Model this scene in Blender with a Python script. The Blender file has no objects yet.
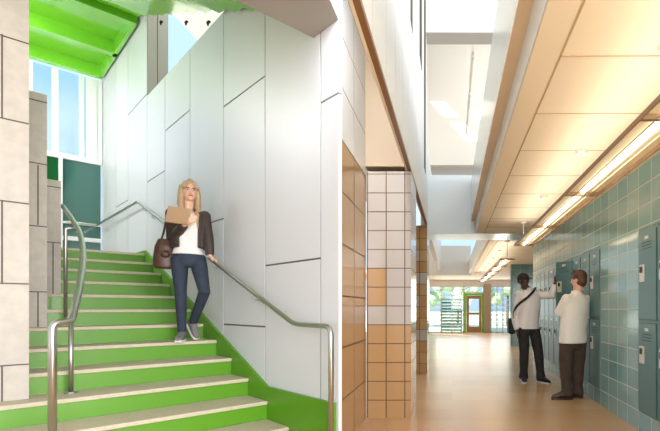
import bpy, bmesh, math, random
from mathutils import Vector, Matrix
random.seed(7)
C = bpy.context.scene
COL = C.collection
# ------------------------------------------------------------------ camera, sky, sun, exposure
EYE = 1.22; F = 456.0; PX, PY = 452.0, 308.0
cam = bpy.data.cameras.new('camera'); camo = bpy.data.objects.new('camera', cam); COL.objects.link(camo)
cam.sensor_fit = 'HORIZONTAL'; cam.sensor_width = 36; cam.lens = F/660*36
cam.shift_x = (330-PX)/660; cam.shift_y = (PY-215.5)/660
cam.clip_start = .05; cam.clip_end = 400
camo.location = (0, 0, EYE); camo.rotation_euler = (math.pi/2, 0, 0)
C.camera = camo
vs = C.view_settings
vs.view_transform = 'Standard'; vs.look = 'None'; vs.gamma = 1; vs.use_curve_mapping = False
vs.exposure = 0.0
W = bpy.data.worlds.new('sky'); C.world = W; W.use_nodes = True
nt = W.node_tree; nt.nodes.clear()
def nd(t, k, **a):
    n = t.nodes.new(k)
    for q, v in a.items(): setattr(n, q, v)
    return n
wo = nd(nt, 'ShaderNodeOutputWorld'); wb = nd(nt, 'ShaderNodeBackground'); tc = nd(nt, 'ShaderNodeTexCoord')
ns = nd(nt, 'ShaderNodeTexNoise'); ns.inputs['Scale'].default_value = 4; ns.inputs['Detail'].default_value = 4
cr = nd(nt, 'ShaderNodeValToRGB')
cr.color_ramp.elements[0].position = .45; cr.color_ramp.elements[0].color = (.50, .72, 1.0, 1)
cr.color_ramp.elements[1].position = .70; cr.color_ramp.elements[1].color = (1.0, 1.0, 1.0, 1)
nt.links.new(tc.outputs['Generated'], ns.inputs['Vector']); nt.links.new(ns.outputs['Fac'], cr.inputs['Fac'])
nt.links.new(cr.outputs['Color'], wb.inputs['Color']); wb.inputs['Strength'].default_value = 1.35
nt.links.new(wb.outputs[0], wo.inputs[0])

def light(name, kind, loc, aim, energy, color=(1, 1, 1), size=1, sizey=None):
    l = bpy.data.lights.new(name, kind); o = bpy.data.objects.new(name, l); COL.objects.link(o)
    o.location = loc; l.energy = energy; l.color = color
    o.rotation_euler = (Vector(aim)-Vector(loc)).to_track_quat('-Z', 'Y').to_euler()
    if kind == 'AREA':
        l.shape = 'RECTANGLE'; l.size = size; l.size_y = sizey or size
    return o
SUN = light('sun', 'SUN', (-6, -6, 12), (-6+.5, -6+.5, 12-.55), 13.0, (1, .96, .88)); SUN.data.angle = .01
light('entrance_fill', 'AREA', (5.4, -4.2, 2.7), (-4.2, 5.2, 2.2), 860, (1, .985, .98), 6, 4)  # added area light behind the camera, evens out stair hall and stone blocks
light('stair_hall_fill', 'AREA', (2.7, -1.3, 2.3), (-4.8, 4.6, 2.2), 85, (1, .98, .975), 2.4, 2.4).data.spread = math.radians(110)  # unseen area light added to lift the limestone blocks and stairs
light('landing_fill', 'AREA', (-8.3, 5.6, 5.6), (-4.4, 6.8, 2.9), 55, (.98, .98, 1), 1.5, 1.2).data.spread = math.radians(95)  # out-of-view area light standing in for curtain wall daylight on the panels
light('landing_mullion_fill', 'AREA', (-6.8, 5.95, 5.5), (-7.4, 8.6, 4.7), 22, (1, .99, 1), .8, .5).data.spread = math.radians(100)  # no real lamp here: area light added to whiten the mullions
light('upper_hall_fill', 'AREA', (-1.9, 7.4, 8.2), (-4.8, 8.2, 5.2), 110, (1, 1, 1), 1.2, 1.2)  # area fill added to brighten the upper return wall
light('upper_lobby_fill', 'AREA', (-6.5, 11.0, 9.0), (-8.5, 15, 5.0), 120, (1, 1, 1), 2, 2)  # made-up area light for the room wall above the panels
light('corridor_fill', 'AREA', (.9, -1.6, 2.0), (1.0, 8, 1.4), 100, (1, .97, .93), 2.0, 1.8)  # fill added behind the camera for corridor floor and figures
light('atrium_fill', 'AREA', (0, 2.6, 8.8), (0, 8.2, 3.0), 150, (1, .98, .95), .8, 4)  # area light added under the roof, aimed to brighten the near bulkhead
light('balcony_fill', 'AREA', (1.9, 4.4, 5.6), (-.46, 4.6, 3.8), 38, (1, .985, .96), 4, 1.6)  # invented source on the upper floor, lights the white planks
light('slot_fill', 'AREA', (-.53, 2.9, 3.7), (-.96, 4.7, 3.0), 26, (.90, .95, 1), .1, 1.0).data.spread = math.radians(90)  # wall wash added behind the fascia to brighten the upper tiles
light('upper_room_fill', 'AREA', (1.5, 10.8, 9.0), (1.0, 13, 5.5), 115, (1, .97, .92), 2, 2)  # unseen fill added to raise the upper back wall
light('end_window_daylight', 'AREA', (1.0, 22.4, 1.6), (.8, 10, .6), 60, (1, .98, .94), 3.6, 2)

# ------------------------------------------------------------------ helpers
def lin(c):
    return tuple((x/255/12.92 if x/255 <= .04045 else ((x/255+.055)/1.055)**2.4) for x in c)
def mat(name, rgb, rough=.6, metal=0, noise=0, nscale=8, spec=.5, bump=0, coat=0):
    m = bpy.data.materials.new(name); m.use_nodes = True; t = m.node_tree
    b = t.nodes['Principled BSDF']; c = (*lin(rgb), 1)
    b.inputs['Base Color'].default_value = c; b.inputs['Roughness'].default_value = rough
    b.inputs['Metallic'].default_value = metal; b.inputs['Specular IOR Level'].default_value = spec
    b.inputs['Coat Weight'].default_value = coat
    if noise or bump:
        q = nd(t, 'ShaderNodeTexCoord'); n = nd(t, 'ShaderNodeTexNoise'); n.inputs['Scale'].default_value = nscale
        n.inputs['Detail'].default_value = 5
        t.links.new(q.outputs['Object'], n.inputs['Vector'])
        if noise:
            x = nd(t, 'ShaderNodeValToRGB'); e = x.color_ramp.elements
            e[0].position = .3; e[1].position = .7
            e[0].color = (*[max(0, v*(1-noise)) for v in c[:3]], 1); e[1].color = (*[min(1, v*(1+noise)) for v in c[:3]], 1)
            t.links.new(n.outputs['Fac'], x.inputs['Fac']); t.links.new(x.outputs['Color'], b.inputs['Base Color'])
        if bump:
            u = nd(t, 'ShaderNodeBump'); u.inputs['Strength'].default_value = bump; u.inputs['Distance'].default_value = .02
            t.links.new(n.outputs['Fac'], u.inputs['Height']); t.links.new(u.outputs[0], b.inputs['Normal'])
    return m
def emis(name, rgb, s):
    m = bpy.data.materials.new(name); m.use_nodes = True; b = m.node_tree.nodes['Principled BSDF']
    b.inputs['Base Color'].default_value = (*lin(rgb), 1)
    b.inputs['Emission Color'].default_value = (*lin(rgb), 1); b.inputs['Emission Strength'].default_value = s
    return m
def tilemat(name, c1, c2, grout, tw, th, ax, rough=.15, off=(0, 0), mortar=.012):
    """square-set glazed tile; ax = index of the horizontal axis, off = grout phase"""
    m = bpy.data.materials.new(name); m.use_nodes = True; t = m.node_tree; b = t.nodes['Principled BSDF']
    q = nd(t, 'ShaderNodeTexCoord'); s = nd(t, 'ShaderNodeSeparateXYZ'); cb = nd(t, 'ShaderNodeCombineXYZ')
    t.links.new(q.outputs['Object'], s.inputs[0])
    for i, (k, o) in enumerate(((ax, off[0]), (2, off[1]))):
        a = nd(t, 'ShaderNodeMath', operation='SUBTRACT'); a.inputs[1].default_value = o
        t.links.new(s.outputs[k], a.inputs[0]); t.links.new(a.outputs[0], cb.inputs[i])
    k = nd(t, 'ShaderNodeTexBrick'); k.offset = 0; k.squash = 1
    k.inputs['Scale'].default_value = 1; k.inputs['Mortar Size'].default_value = mortar/2
    k.inputs['Mortar Smooth'].default_value = .1
    k.inputs['Brick Width'].default_value = tw; k.inputs['Row Height'].default_value = th
    k.inputs['Color1'].default_value = (*lin(c1), 1); k.inputs['Color2'].default_value = (*lin(c2), 1)
    k.inputs['Mortar'].default_value = (*lin(grout), 1)
    t.links.new(cb.outputs[0], k.inputs['Vector']); t.links.new(k.outputs['Color'], b.inputs['Base Color'])
    r = nd(t, 'ShaderNodeMapRange'); r.inputs[3].default_value = rough; r.inputs[4].default_value = .7
    t.links.new(k.outputs['Fac'], r.inputs[0]); t.links.new(r.outputs[0], b.inputs['Roughness'])
    return m
def glass(name, rgb=(235, 245, 245), rough=.02, alpha=.15):
    m = bpy.data.materials.new(name); m.use_nodes = True; t = m.node_tree; t.nodes.clear()
    o = nd(t, 'ShaderNodeOutputMaterial'); mx = nd(t, 'ShaderNodeMixShader'); tr = nd(t, 'ShaderNodeBsdfTransparent')
    g = nd(t, 'ShaderNodeBsdfGlossy'); g.inputs['Roughness'].default_value = rough
    tr.inputs['Color'].default_value = (*lin(rgb), 1); mx.inputs[0].default_value = alpha
    t.links.new(tr.outputs[0], mx.inputs[1]); t.links.new(g.outputs[0], mx.inputs[2]); t.links.new(mx.outputs[0], o.inputs[0])
    return m

class MB:
    def __init__(self): self.v = []; self.f = []; self.m = []
    def add(self, vs, fs, mi=0):
        n = len(self.v); self.v += [Vector(p) for p in vs]
        for f in fs: self.f.append([i+n for i in f]); self.m.append(mi)
        return self
    def box(self, a, b, mi=0, T=None):
        T = T or (lambda x, y, z: (x, y, z))
        p = [T(x, y, z) for x in (a[0], b[0]) for y in (a[1], b[1]) for z in (a[2], b[2])]
        return self.add(p, [(0, 1, 3, 2), (4, 6, 7, 5), (0, 4, 5, 1), (2, 3, 7, 6), (0, 2, 6, 4), (1, 5, 7, 3)], mi)
    def prism(self, pts, z0, z1, mi=0):
        n = len(pts); v = [(p[0], p[1], z0) for p in pts]+[(p[0], p[1], z1) for p in pts]
        f = [tuple(range(n)), tuple(range(2*n-1, n-1, -1))]+[(i, (i+1) % n, (i+1) % n+n, i+n) for i in range(n)]
        return self.add(v, f, mi)
    def extrude(self, pts, d, mi=0):
        n = len(pts); d = Vector(d); v = [Vector(p) for p in pts]; v += [p+d for p in v]
        f = [tuple(range(n)), tuple(range(2*n-1, n-1, -1))]+[(i, (i+1) % n, (i+1) % n+n, i+n) for i in range(n)]
        return self.add(v, f, mi)
    def tube(self, pts, rad, n=12, mi=0, flat=1.0, side=None, cap=True):
        P = [Vector(p) for p in pts]; R = rad if isinstance(rad, (list, tuple)) else [rad]*len(P)
        vs = []; pu = None
        for i, p in enumerate(P):
            if i == 0: t = P[1]-P[0]
            elif i == len(P)-1: t = P[-1]-P[-2]
            else: t = (P[i]-P[i-1]).normalized()+(P[i+1]-P[i]).normalized()
            t.normalize()
            if side is not None: u = Vector(side)
            elif pu is not None: u = pu
            else: u = Vector((1, 0, 0)) if abs(t.x) < .8 else Vector((0, 1, 0))
            u = (u-t*u.dot(t)).normalized(); w = t.cross(u); pu = u
            for k in range(n):
                a = 2*math.pi*k/n; vs.append(p+u*math.cos(a)*R[i]+w*math.sin(a)*R[i]*flat)
        fs = [(i*n+k, i*n+(k+1) % n, (i+1)*n+(k+1) % n, (i+1)*n+k) for i in range(len(P)-1) for k in range(n)]
        if cap: fs += [tuple(range(n)), tuple(range(len(vs)-n, len(vs)))]
        return self.add(vs, fs, mi)
    def rings(self, rs, side, fwd, n=20, mi=0, arc=None, th=0):
        """loft of ellipses (centre, half width, half depth); arc=(a0,a1) leaves an opening, th = shell thickness"""
        side = Vector(side); fwd = Vector(fwd)
        if arc is None:
            vs = [Vector(c)+side*math.cos(2*math.pi*k/n)*a+fwd*math.sin(2*math.pi*k/n)*b for c, a, b in rs for k in range(n)]
            fs = [(i*n+k, i*n+(k+1) % n, (i+1)*n+(k+1) % n, (i+1)*n+k) for i in range(len(rs)-1) for k in range(n)]
            fs += [tuple(range(n)), tuple(range(len(vs)-n, len(vs)))]
            return self.add(vs, fs, mi)
        vs = []; m = n+1
        for c, a, b in rs:
            for q in (0, th):
                for k in range(m):
                    an = arc[0]+(arc[1]-arc[0])*k/n
                    vs.append(Vector(c)+side*math.cos(an)*(a-q)+fwd*math.sin(an)*(b-q))
        S = 2*m; fs = []
        for i in range(len(rs)-1):
            for k in range(n):
                fs.append((i*S+k, i*S+k+1, (i+1)*S+k+1, (i+1)*S+k)); fs.append((i*S+m+k, (i+1)*S+m+k, (i+1)*S+m+k+1, i*S+m+k+1))
            fs.append((i*S, (i+1)*S, (i+1)*S+m, i*S+m)); fs.append((i*S+n, i*S+m+n, (i+1)*S+m+n, (i+1)*S+n))
        for i in (0, len(rs)-1):
            for k in range(n): fs.append((i*S+k, i*S+k+1, i*S+m+k+1, i*S+m+k))
        return self.add(vs, fs, mi)
    def ball(self, c, r, ax=None, n=14, mi=0):
        r = (r, r, r) if not isinstance(r, (list, tuple)) else r
        ax = ax or (Vector((1, 0, 0)), Vector((0, 1, 0)), Vector((0, 0, 1)))
        h = n//2; vs = []; c = Vector(c)
        for i in range(1, h):
            t = math.pi*i/h
            for k in range(n):
                p = 2*math.pi*k/n
                vs.append(c+ax[0]*r[0]*math.sin(t)*math.cos(p)+ax[1]*r[1]*math.sin(t)*math.sin(p)+ax[2]*r[2]*math.cos(t))
        vs += [c+ax[2]*r[2], c-ax[2]*r[2]]; a = len(vs)-2
        fs = [(i*n+k, i*n+(k+1) % n, (i+1)*n+(k+1) % n, (i+1)*n+k) for i in range(h-2) for k in range(n)]
        fs += [(a, k, (k+1) % n) for k in range(n)]+[(a+1, (h-2)*n+(k+1) % n, (h-2)*n+k) for k in range(n)]
        return self.add(vs, fs, mi)
    def build(self, name, m, parent=None, remesh=0, smooth=False, bevel=0, loc=None, sm_it=4):
        ms = m if isinstance(m, (list, tuple)) else [m]
        base = parent.matrix_world.translation.copy() if parent is not None and parent.get('_b') is None else Vector((0, 0, 0))
        if parent is not None: base = Vector(parent['_base'])
        elif loc is not None: base = Vector(loc)
        me = bpy.data.meshes.new(name)
        me.from_pydata([p-base for p in self.v], [], self.f)
        for x in ms: me.materials.append(x)
        for p, i in zip(me.polygons, self.m): p.material_index = i; p.use_smooth = bool(smooth or remesh)
        b = bmesh.new(); b.from_mesh(me); bmesh.ops.recalc_face_normals(b, faces=b.faces[:]); b.to_mesh(me); b.free()
        o = bpy.data.objects.new(name, me); COL.objects.link(o)
        if remesh:
            r = o.modifiers.new('r', 'REMESH'); r.mode = 'VOXEL'; r.voxel_size = remesh; r.use_smooth_shade = True
            if sm_it:
                s = o.modifiers.new('s', 'SMOOTH'); s.iterations = sm_it; s.factor = .5
            bpy.context.view_layer.update()
            dg = bpy.context.evaluated_depsgraph_get()
            nm = bpy.data.meshes.new_from_object(o.evaluated_get(dg)); o.modifiers.clear()
            o.data = nm; nm.name = name; bpy.data.meshes.remove(me)
            if not nm.materials: nm.materials.append(ms[0])
            for p in nm.polygons: p.use_smooth = True
        if bevel:
            q = o.modifiers.new('bevel', 'BEVEL'); q.width = bevel; q.segments = 2; q.limit_method = 'ANGLE'
        if parent is not None: o.parent = parent; o['_base'] = list(base)
        else: o.location = base; o['_base'] = list(base)
        return o
def thing(name, label, cat, loc=(0, 0, 0), group=None):
    o = bpy.data.objects.new(name, None); COL.objects.link(o); o.location = loc; o.empty_display_size = .1
    o['_base'] = list(loc); return tag(o, label, cat, group)
def tag(o, label, cat, group=None, kind=None):
    o['label'] = label; o['category'] = cat
    if group: o['group'] = group
    if kind: o['kind'] = kind
    return o
def struct(o):
    o['kind'] = 'structure'; return o

def ray(px, py): return Vector(((px-PX)/F, 1, (PY-py)/F))
def at(px, py, Y): return ray(px, py)*Y+Vector((0, 0, EYE))
# ---- stair hall frame: s along the run (upwards), w towards the panel wall, z up
R = .172; G = 2.39*R
O = Vector((-15.38*R, 29.83*R, 0)); U = Vector((-.737, .676, 0)).normalized(); V = Vector((.676, .737, 0)).normalized()
def L(s, w, z): return O+U*s+V*w+Vector((0, 0, z))
def sw(p):
    d = Vector((p[0]-O.x, p[1]-O.y, 0)); return d.dot(U), d.dot(V)
def onwall(px, py, w):
    d = ray(px, py); Y = (w+O.dot(V))/d.dot(V); p = d*Y+Vector((0, 0, EYE)); return sw(p)[0], p.z
def onfront(px, py, s):
    d = ray(px, py); Y = (s+O.dot(U))/d.dot(U); p = d*Y+Vector((0, 0, EYE)); return sw(p)[1], p.z
def zt(k): return EYE-(2.093+k)*R
def sk(k): return -k*G

M = dict(
    panel=mat('white wall panel', (216, 216, 220), .38), joint=mat('panel joint', (92, 90, 88), .7),
    gap=mat('dark backing', (70, 68, 66), .8), green=mat('green paint', (88, 146, 14), .4, coat=.1),
    green2=mat('bright green soffit', (126, 208, 52), .2, coat=.4),
    tread=mat('cream stair tread', (196, 184, 160), .55, noise=.06, nscale=30),
    stone=mat('limestone', (192, 184, 174), .8, noise=.07, nscale=14, bump=.05), sjoint=mat('stone joint', (96, 88, 80), .9),
    steel=mat('brushed steel', (190, 188, 184), .3, 1), white=mat('white paint', (232, 228, 220), .5),
    cream=mat('cream ceiling paint', (238, 222, 196), .6), beige=mat('beige plaster', (172, 150, 124), .6),
    soffit=mat('taupe soffit', (168, 163, 156), .7), brown=mat('brown wood edge', (226, 204, 176), .4),
    blue=mat('pale blue gloss panel', (214, 222, 224), .18), seam=mat('ceiling seam', (186, 158, 122), .8),
    grout=mat('tile grout', (100, 78, 58), .8), tan=mat('tan glazed tile', (178, 139, 95), .16), pale=mat('pale glazed tile', (180, 170, 160), .1),
    tan2=mat('tan glazed tile lighter', (186, 152, 106), .14),
    locker=mat('teal locker paint', (84, 122, 120), .32), lock_in=mat('locker interior', (40, 58, 60), .6), plate=mat('latch plate', (218, 216, 208), .4, .1),
    dark=mat('dark metal', (52, 52, 50), .4, .5), teal=mat('teal spandrel glass', (66, 110, 104), .08, coat=.6),
    dgreen=mat('dark green spandrel', (20, 88, 50), .12, coat=.5), mull=mat('white mullion', (238, 240, 242), .4),
    glass=glass('clear glass', alpha=.05), lamp=emis('fluorescent tube', (255, 240, 210), 9), refl=mat('lamp reflector', (252, 238, 208), .35),
    grey=mat('grey wall', (182, 180, 176), .6), lawn=mat('lawn', (214, 218, 200), .9, noise=.1, nscale=.6),
    leaf=mat('foliage', (196, 214, 176), .8, noise=.2, nscale=3), bark=mat('bark', (110, 86, 66), .9),
    frame=mat('lime door frame', (128, 190, 40), .4), wood=mat('oak door', (176, 132, 84), .45, noise=.1, nscale=6),
    wtile=mat('white glazed tile', (236, 234, 230), .08), dbrown=mat('dark wood edge', (134, 90, 48), .4), fix=mat('bronze fixture frame', (150, 122, 94), .4, .2), pave=mat('grey paving', (190, 188, 184), .9),
    screen=mat('green slat', (56, 164, 84), .4), concrete=mat('roof deck', (205, 203, 198), .8),
)
M['floor'] = None
def floor_mat():
    m = bpy.data.materials.new('tan linoleum light bands'); m.use_nodes = True; t = m.node_tree; b = t.nodes['Principled BSDF']
    q = nd(t, 'ShaderNodeTexCoord'); k = nd(t, 'ShaderNodeTexBrick'); k.offset = .5
    k.inputs['Scale'].default_value = 1; k.inputs['Brick Width'].default_value = 1.4; k.inputs['Row Height'].default_value = .55
    k.inputs['Mortar Size'].default_value = .001
    k.inputs['Color1'].default_value = (*lin((208, 170, 128)), 1); k.inputs['Color2'].default_value = (*lin((194, 154, 110)), 1)  # plank contrast raised to imitate bands of reflected window light
    k.inputs['Mortar'].default_value = (*lin((196, 160, 120)), 1)
    t.links.new(q.outputs['Object'], k.inputs['Vector']); t.links.new(k.outputs['Color'], b.inputs['Base Color'])
    b.inputs['Roughness'].default_value = .27
    return m
M['floor'] = floor_mat()
M['gtile'] = tilemat('green glazed wall tile', (144, 176, 170), (112, 156, 154), (192, 200, 194), .29, .203, 1, .13, (4.57, -.013), .012)
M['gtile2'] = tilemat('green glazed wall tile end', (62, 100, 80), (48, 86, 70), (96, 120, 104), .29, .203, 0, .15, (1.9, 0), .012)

# ------------------------------------------------------------------ setting
struct(MB().box((-9, -6, -.1), (5.5, 23.0, 0)).build('floor', M['floor']))
struct(MB().box((-90, -60, -.4), (90, 23.2, -.12)).build('ground_paving', M['pave'])); struct(MB().box((-90, 23.2, -.4), (90, 160, -.12)).build('ground', M['lawn']))
# unseen roof sized to block the sun; three openings placed to cast sun patches
ZR = EYE+8.0
holes = [(-2.45, 11.19, -1.97, 11.63), (-2.45, 10.54, -1.97, 11.07), (-1.55, 11.08, -1.2, 11.4), (-14, 8.6, -7.6, 23.0)]
xs = sorted({-14, 6}|{h[i] for h in holes for i in (0, 2)}); ys = sorted({-12, 23.0}|{h[i] for h in holes for i in (1, 3)})
b = MB()
for i in range(len(xs)-1):
    for j in range(len(ys)-1):
        cx, cy = (xs[i]+xs[i+1])/2, (ys[j]+ys[j+1])/2
        if any(h[0] < cx < h[2] and h[1] < cy < h[3] for h in holes): continue
        b.box((xs[i], ys[j], ZR), (xs[i+1], ys[j+1], ZR+.06))
struct(b.build('roof', M['concrete']))

# ---- panel wall of the stair hall
WP = .03
bx = [101, 116, 128, 147, 165, 190, 223.5, 265, 320.5, 341.6]
S = [onwall(x, 300, WP)[0] for x in bx]
S[-1] = onwall(341.8, 300, WP+.03)[0]
splits = [[], [(115, 208)], [(128, 115)], [(146, 183)], [(165, 131)], [(204.4, 224.8)], [(223.5, 107), (224, 324.3)], [(266, 265.6)], [(320.5, 103)]]
b = MB(); GAP = .016
for i in range(len(S)-1):
    s0, s1 = S[i+1], S[i]                       # s0 nearer
    top = 6.1 if i < 3 else (4.52 if s0 > -.35 else 6.1)
    zz = [0 if s0 < 2.8 else 1.9]+sorted(onwall(px, py, WP)[1] for px, py in splits[i])+[top]
    for a, c in zip(zz[:-1], zz[1:]):
        b.box((s0+(GAP/2 if i < len(S)-2 else 0), WP, a+GAP/2), (s1-GAP/2, WP+.03, c-(GAP/2 if c != top else 0)), 0, L)
    b.box((s0 if i < len(S)-2 else onwall(341.6, 300, .2)[0], WP+.006, 0), (s1, .2, top-.002), 1, L)
struct(b.build('wall_stair_panels', [M['panel'], M['joint']]))
# return wall and upper room seen over the panel wall's top
sr = S[3]
struct(MB().box((sr-.012, .036, 4.53), (sr-.002, onfront(168, 60, sr)[0], 8.5), 0, L).box((sr-.015, onfront(157, 60, sr)[0], 4.53), (sr-.012, onfront(157.6, 60, sr)[0], 8.5), 1, L).build('wall_upper_return', [M['grey'], M['joint']]))
b = MB()
b.box((3, 3.6, 3.6), (17, 3.75, 7.4), 0, L); b.box((3, 3.55, 7.9), (17, 3.8, 8.2), 0, L)
for q in (6.2, 8.3, 10.4, 12.5): b.box((q, 3.6, 7.4), (q+.12, 3.75, 7.9), 0, L)
struct(b.build('wall_upper_room', M['white']))

# ---- curtain wall behind the landing
SE = onwall(101, 300, 0)[0]
win = bpy.data.objects.new('window_1', None); COL.objects.link(win); win['_base'] = [0, 0, 0]; struct(win)
def wx(px): return onfront(px, 200, SE)[0]
def wz(px, py): return onfront(px, py, SE)[1]
z1 = wz(101, 163); z0 = zt(-7); z2 = 5.8
b = MB()
for a, c in ((28, 33), (52, 58.5), (79.5, 84), (86, 98)): b.box((SE, wx(a), z1), (SE+.12, wx(c), z2), 0, L)
b.box((SE-.02, -3.6, z1-.05), (SE+.1, 0, z1+.05), 0, L)
b.box((SE-.03, wx(58.5), z0), (SE+.1, wx(62.5), z1), 0, L); b.box((SE, wx(97), z1), (SE+.1, 0.02, z2), 0, L)
b.box((SE-.02, wx(62.5), wz(101, 241)-.04), (SE+.1, 0, wz(101, 241)+.04), 0, L)
b.box((SE-.02, wx(62.5), wz(101, 226)-.02), (SE+.1, 0, wz(101, 226)+.02), 0, L)
b.build('mullion', M['mull'], win)
MB().box((SE+.03, wx(62.5), z0), (SE+.05, 0, z1), 0, L).build('spandrel_pane', M['teal'], win)
MB().box((SE+.03, -3.6, z0), (SE+.05, wx(58.5), z1), 0, L).build('spandrel_pane', M['dgreen'], win)
MB().box((SE+.05, -3.6, z1), (SE+.06, 0, z2), 0, L).build('pane', M['glass'], win)

# ---- limestone wall stepping up beside the flight
def block(px0, px1, s, k, ptop, joints, name, depth, left=None):
    w1 = onfront(px1, 200, s)[0]; w0 = -4.6 if left is None else onfront(left, 200, s)[0]
    zb = zt(k); top = 8.0 if ptop is None else onfront(px1, ptop, s)[1]
    b = MB().box((s, w0, zb), (s+depth, w1, top), 0, L)
    for (xa, ya, xb, yb) in joints:
        if xa == xb:
            wj = onfront(xa, 200, s)[0]; za, zc = sorted((onfront(xa, ya, s)[1], onfront(xa, yb, s)[1]))
            b.box((s-.003, wj-.005, max(za, zb)), (s+.01, wj+.005, min(zc, top)), 1, L)
        else:
            zj = onfront(xb, yb, s)[1]; wa = onfront(xa, ya, s)[0]; wc = onfront(xb, yb, s)[0]
            b.box((s-.003, wa, zj-.005), (s+.01, wc, zj+.005), 1, L)
    struct(b.build(name, [M['stone'], M['sjoint']]))
block(0, 29, sk(2)+.22, 2, None, [(-9, 31, 29, 44), (2, 34, 2, 118), (-9, 117, 29, 124), (-9, 195, 29, 204), (2, 200, 2, 284), (-9, 285, 29, 284), (-9, 366, 29, 364), (2, 366, 2, 420)], 'wall_limestone_front', 1.212)
block(29, 47, sk(-1)+.2, -1, 95, [(20, 98, 47, 103), (20, 160, 47, 165), (38, 165, 38, 225), (20, 221, 47, 227), (20, 287, 47, 292), (38, 292, 38, 330)], 'wall_limestone_middle', .82)
block(47, 61, sk(-3)+.2, -3, 181, [(40, 184, 61, 188), (40, 239, 61, 243), (53, 243, 53, 300)], 'wall_limestone_back', 1.44)

# ------------------------------------------------------------------ stairs
st = thing('staircase', 'bright green stair with cream treads rising to the glazed landing', 'stairs', L(sk(4), -2, 0))
W29, W47, W61 = (onfront(a, 200, q)[0]+.001 for a, q in ((29, sk(2)+.22), (47, sk(-1)+.2), (61, sk(-3)+.2)))
for k in range(4, -8, -1):
    s0 = sk(k); s1 = s0+G if k > -7 else SE-.03
    wl = -4.6 if k > 1 else (W29 if k > -2 else (W47 if k > -4 else (W61 if k > -7 else -3.4)))
    MB().box((s0+.018, wl, zt(k)-R), (s1+.018 if k > -7 else s1, 0, zt(k)-.034), 0, L).build('riser', M['green'], st)
    MB().box((s0, wl, zt(k)-.034), (s1+.017 if k > -7 else s1, 0, zt(k)), 0, L).build('tread', M['tread'], st, bevel=.006)
# stringer board against the wall
def nz(s): return EYE+(s/G-2.093)*R
s_b, z_b = onwall(266, 386.5, 0)
up = .055
pts = [(sk(-7)+.02, zt(-7)+up), (sk(-7)+.02, zt(-7)-.3), (s_b, 0), (S[-1]+.03, 0), (S[-1]+.03, z_b), (s_b, z_b)]
MB().extrude([L(s, 0.001, z) for s, z in pts], V*(WP-.002)).build('stringer', M['green'], st)
MB().box((sk(-7)+.02, .001, zt(-7)), (SE-.03, WP-.001, zt(-7)+up), 0, L).build('stringer', M['green'], st)

# upper flight and landing, green underside
us = thing('upper_staircase', 'green underside of the upper stair flight and landing overhead', 'stairs', L(3.2, -1.5, 5.8))
SL = onwall(137.5, 20, 0)[0]
MB().box((SL+.1, -4.4, 6.02), (SE-.01, -.002, 6.3), 0, L).build('landing_soffit', M['green2'], us)
for i, px in enumerate((101.5, 118, 137.5)):
    s = onwall(px, 50, 0)[0]-(.16 if i == 0 else 0)
    MB().box((s, -4.4, 5.8), (s+.14, -.002, 6.02), 0, L).build('soffit_beam', M['green2'], us)
MB().box((SL+.14, -.06, 5.80), (SE-.16, -.002, 6.02), 0, L).build('edge_beam', M['green2'], us)
# sawtooth flight below the upper landing
nst = 13; n2 = MB(); pts = [(SL-.002, 5.97)]
for i in range(nst):
    s = SL-(i+1)*G
    pts += [(SL-i*G-.10, 5.97-i*R), (SL-i*G-.10, 5.97-i*R-.10), (s, 5.97-(i+1)*R)]
lo = pts[-1]
pts += [(lo[0], lo[1]+.7), (SL-.002, 6.4)]
n2.extrude([L(s, W29+.01, z) for s, z in pts], V*(-W29-.02)); n2.build('flight', M['green2'], us)
for px in (160, 185, 207):
    s, z = onwall(px, 21, -.02); q = L(s, -.015, z)
    MB().box((s-.03, -.02, z-.015), (s+.03, .01, z), 0, L).tube([L(s, -.01, z-.015), L(s, -.01, z-.05)], .010).build('glass_clamp', M['dark'], us)
# taupe slab over the near end of the wall
zs = EYE+2.25; wend = L(S[-1], 0, 0)
P = [L(-2.0, WP-.002, 0), L(S[-1], WP-.002, 0), Vector((wend.x, 2.3, 0)), L(-3.2, -3, 0), L(-2.0, -3, 0)]
struct(MB().prism(P, zs, zs+.3).build('ceiling_stair_slab', M['soffit']))

# ------------------------------------------------------------------ handrails
def smooth_path(P, n=6):
    P = [Vector(p) for p in P]; Q = []
    for i in range(len(P)-1):
        p0 = P[max(0, i-1)]; p1 = P[i]; p2 = P[i+1]; p3 = P[min(len(P)-1, i+2)]
        for j in range(n):
            t = j/n; Q.append(.5*((2*p1)+(p2-p0)*t+(2*p0-5*p1+4*p2-p3)*t*t+(3*p1-p0-3*p2+p3)*t**3))
    return Q+[P[-1]]
def bend(P, r=.08, n=5):
    P = [Vector(p) for p in P]; Q = [P[0]]
    for i in range(1, len(P)-1):
        a = (P[i-1]-P[i]); c = (P[i+1]-P[i]); q = min(r, a.length*.45, c.length*.45); a = P[i]+a.normalized()*q; c = P[i]+c.normalized()*q
        for j in range(n+1):
            t = j/n; Q.append(a*(1-t)**2+P[i]*2*t*(1-t)+c*t*t)
    return Q+[P[-1]]
wr = thing('stair_handrail', 'long steel handrail on the white panel wall beside the stairs', 'handrail', L(S[-1], -.07, 0))
def wp(px, py, w=-.07): s, z = onwall(px, py, w); return L(s, w, z)
pb = wp(331, 326.5); sp = sw(pb)[0]
ze = onwall(101, 223.6, -.07)[1]
rail = [Vector((pb.x, pb.y, 0.0 if sp < sk(4) else zt(4))), pb, wp(294, 324), wp(137.6, 201.7)]
e = wp(137.6, 201.7); se, we = sw(e); cnr = L(SE-.09, -.07, e.z)
rail += [cnr, L(SE-.09, onfront(66, 222, SE-.09)[0], e.z)]
MB().tube(bend(rail), .021, 14).build('rail', M['steel'], wr, smooth=True)
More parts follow.
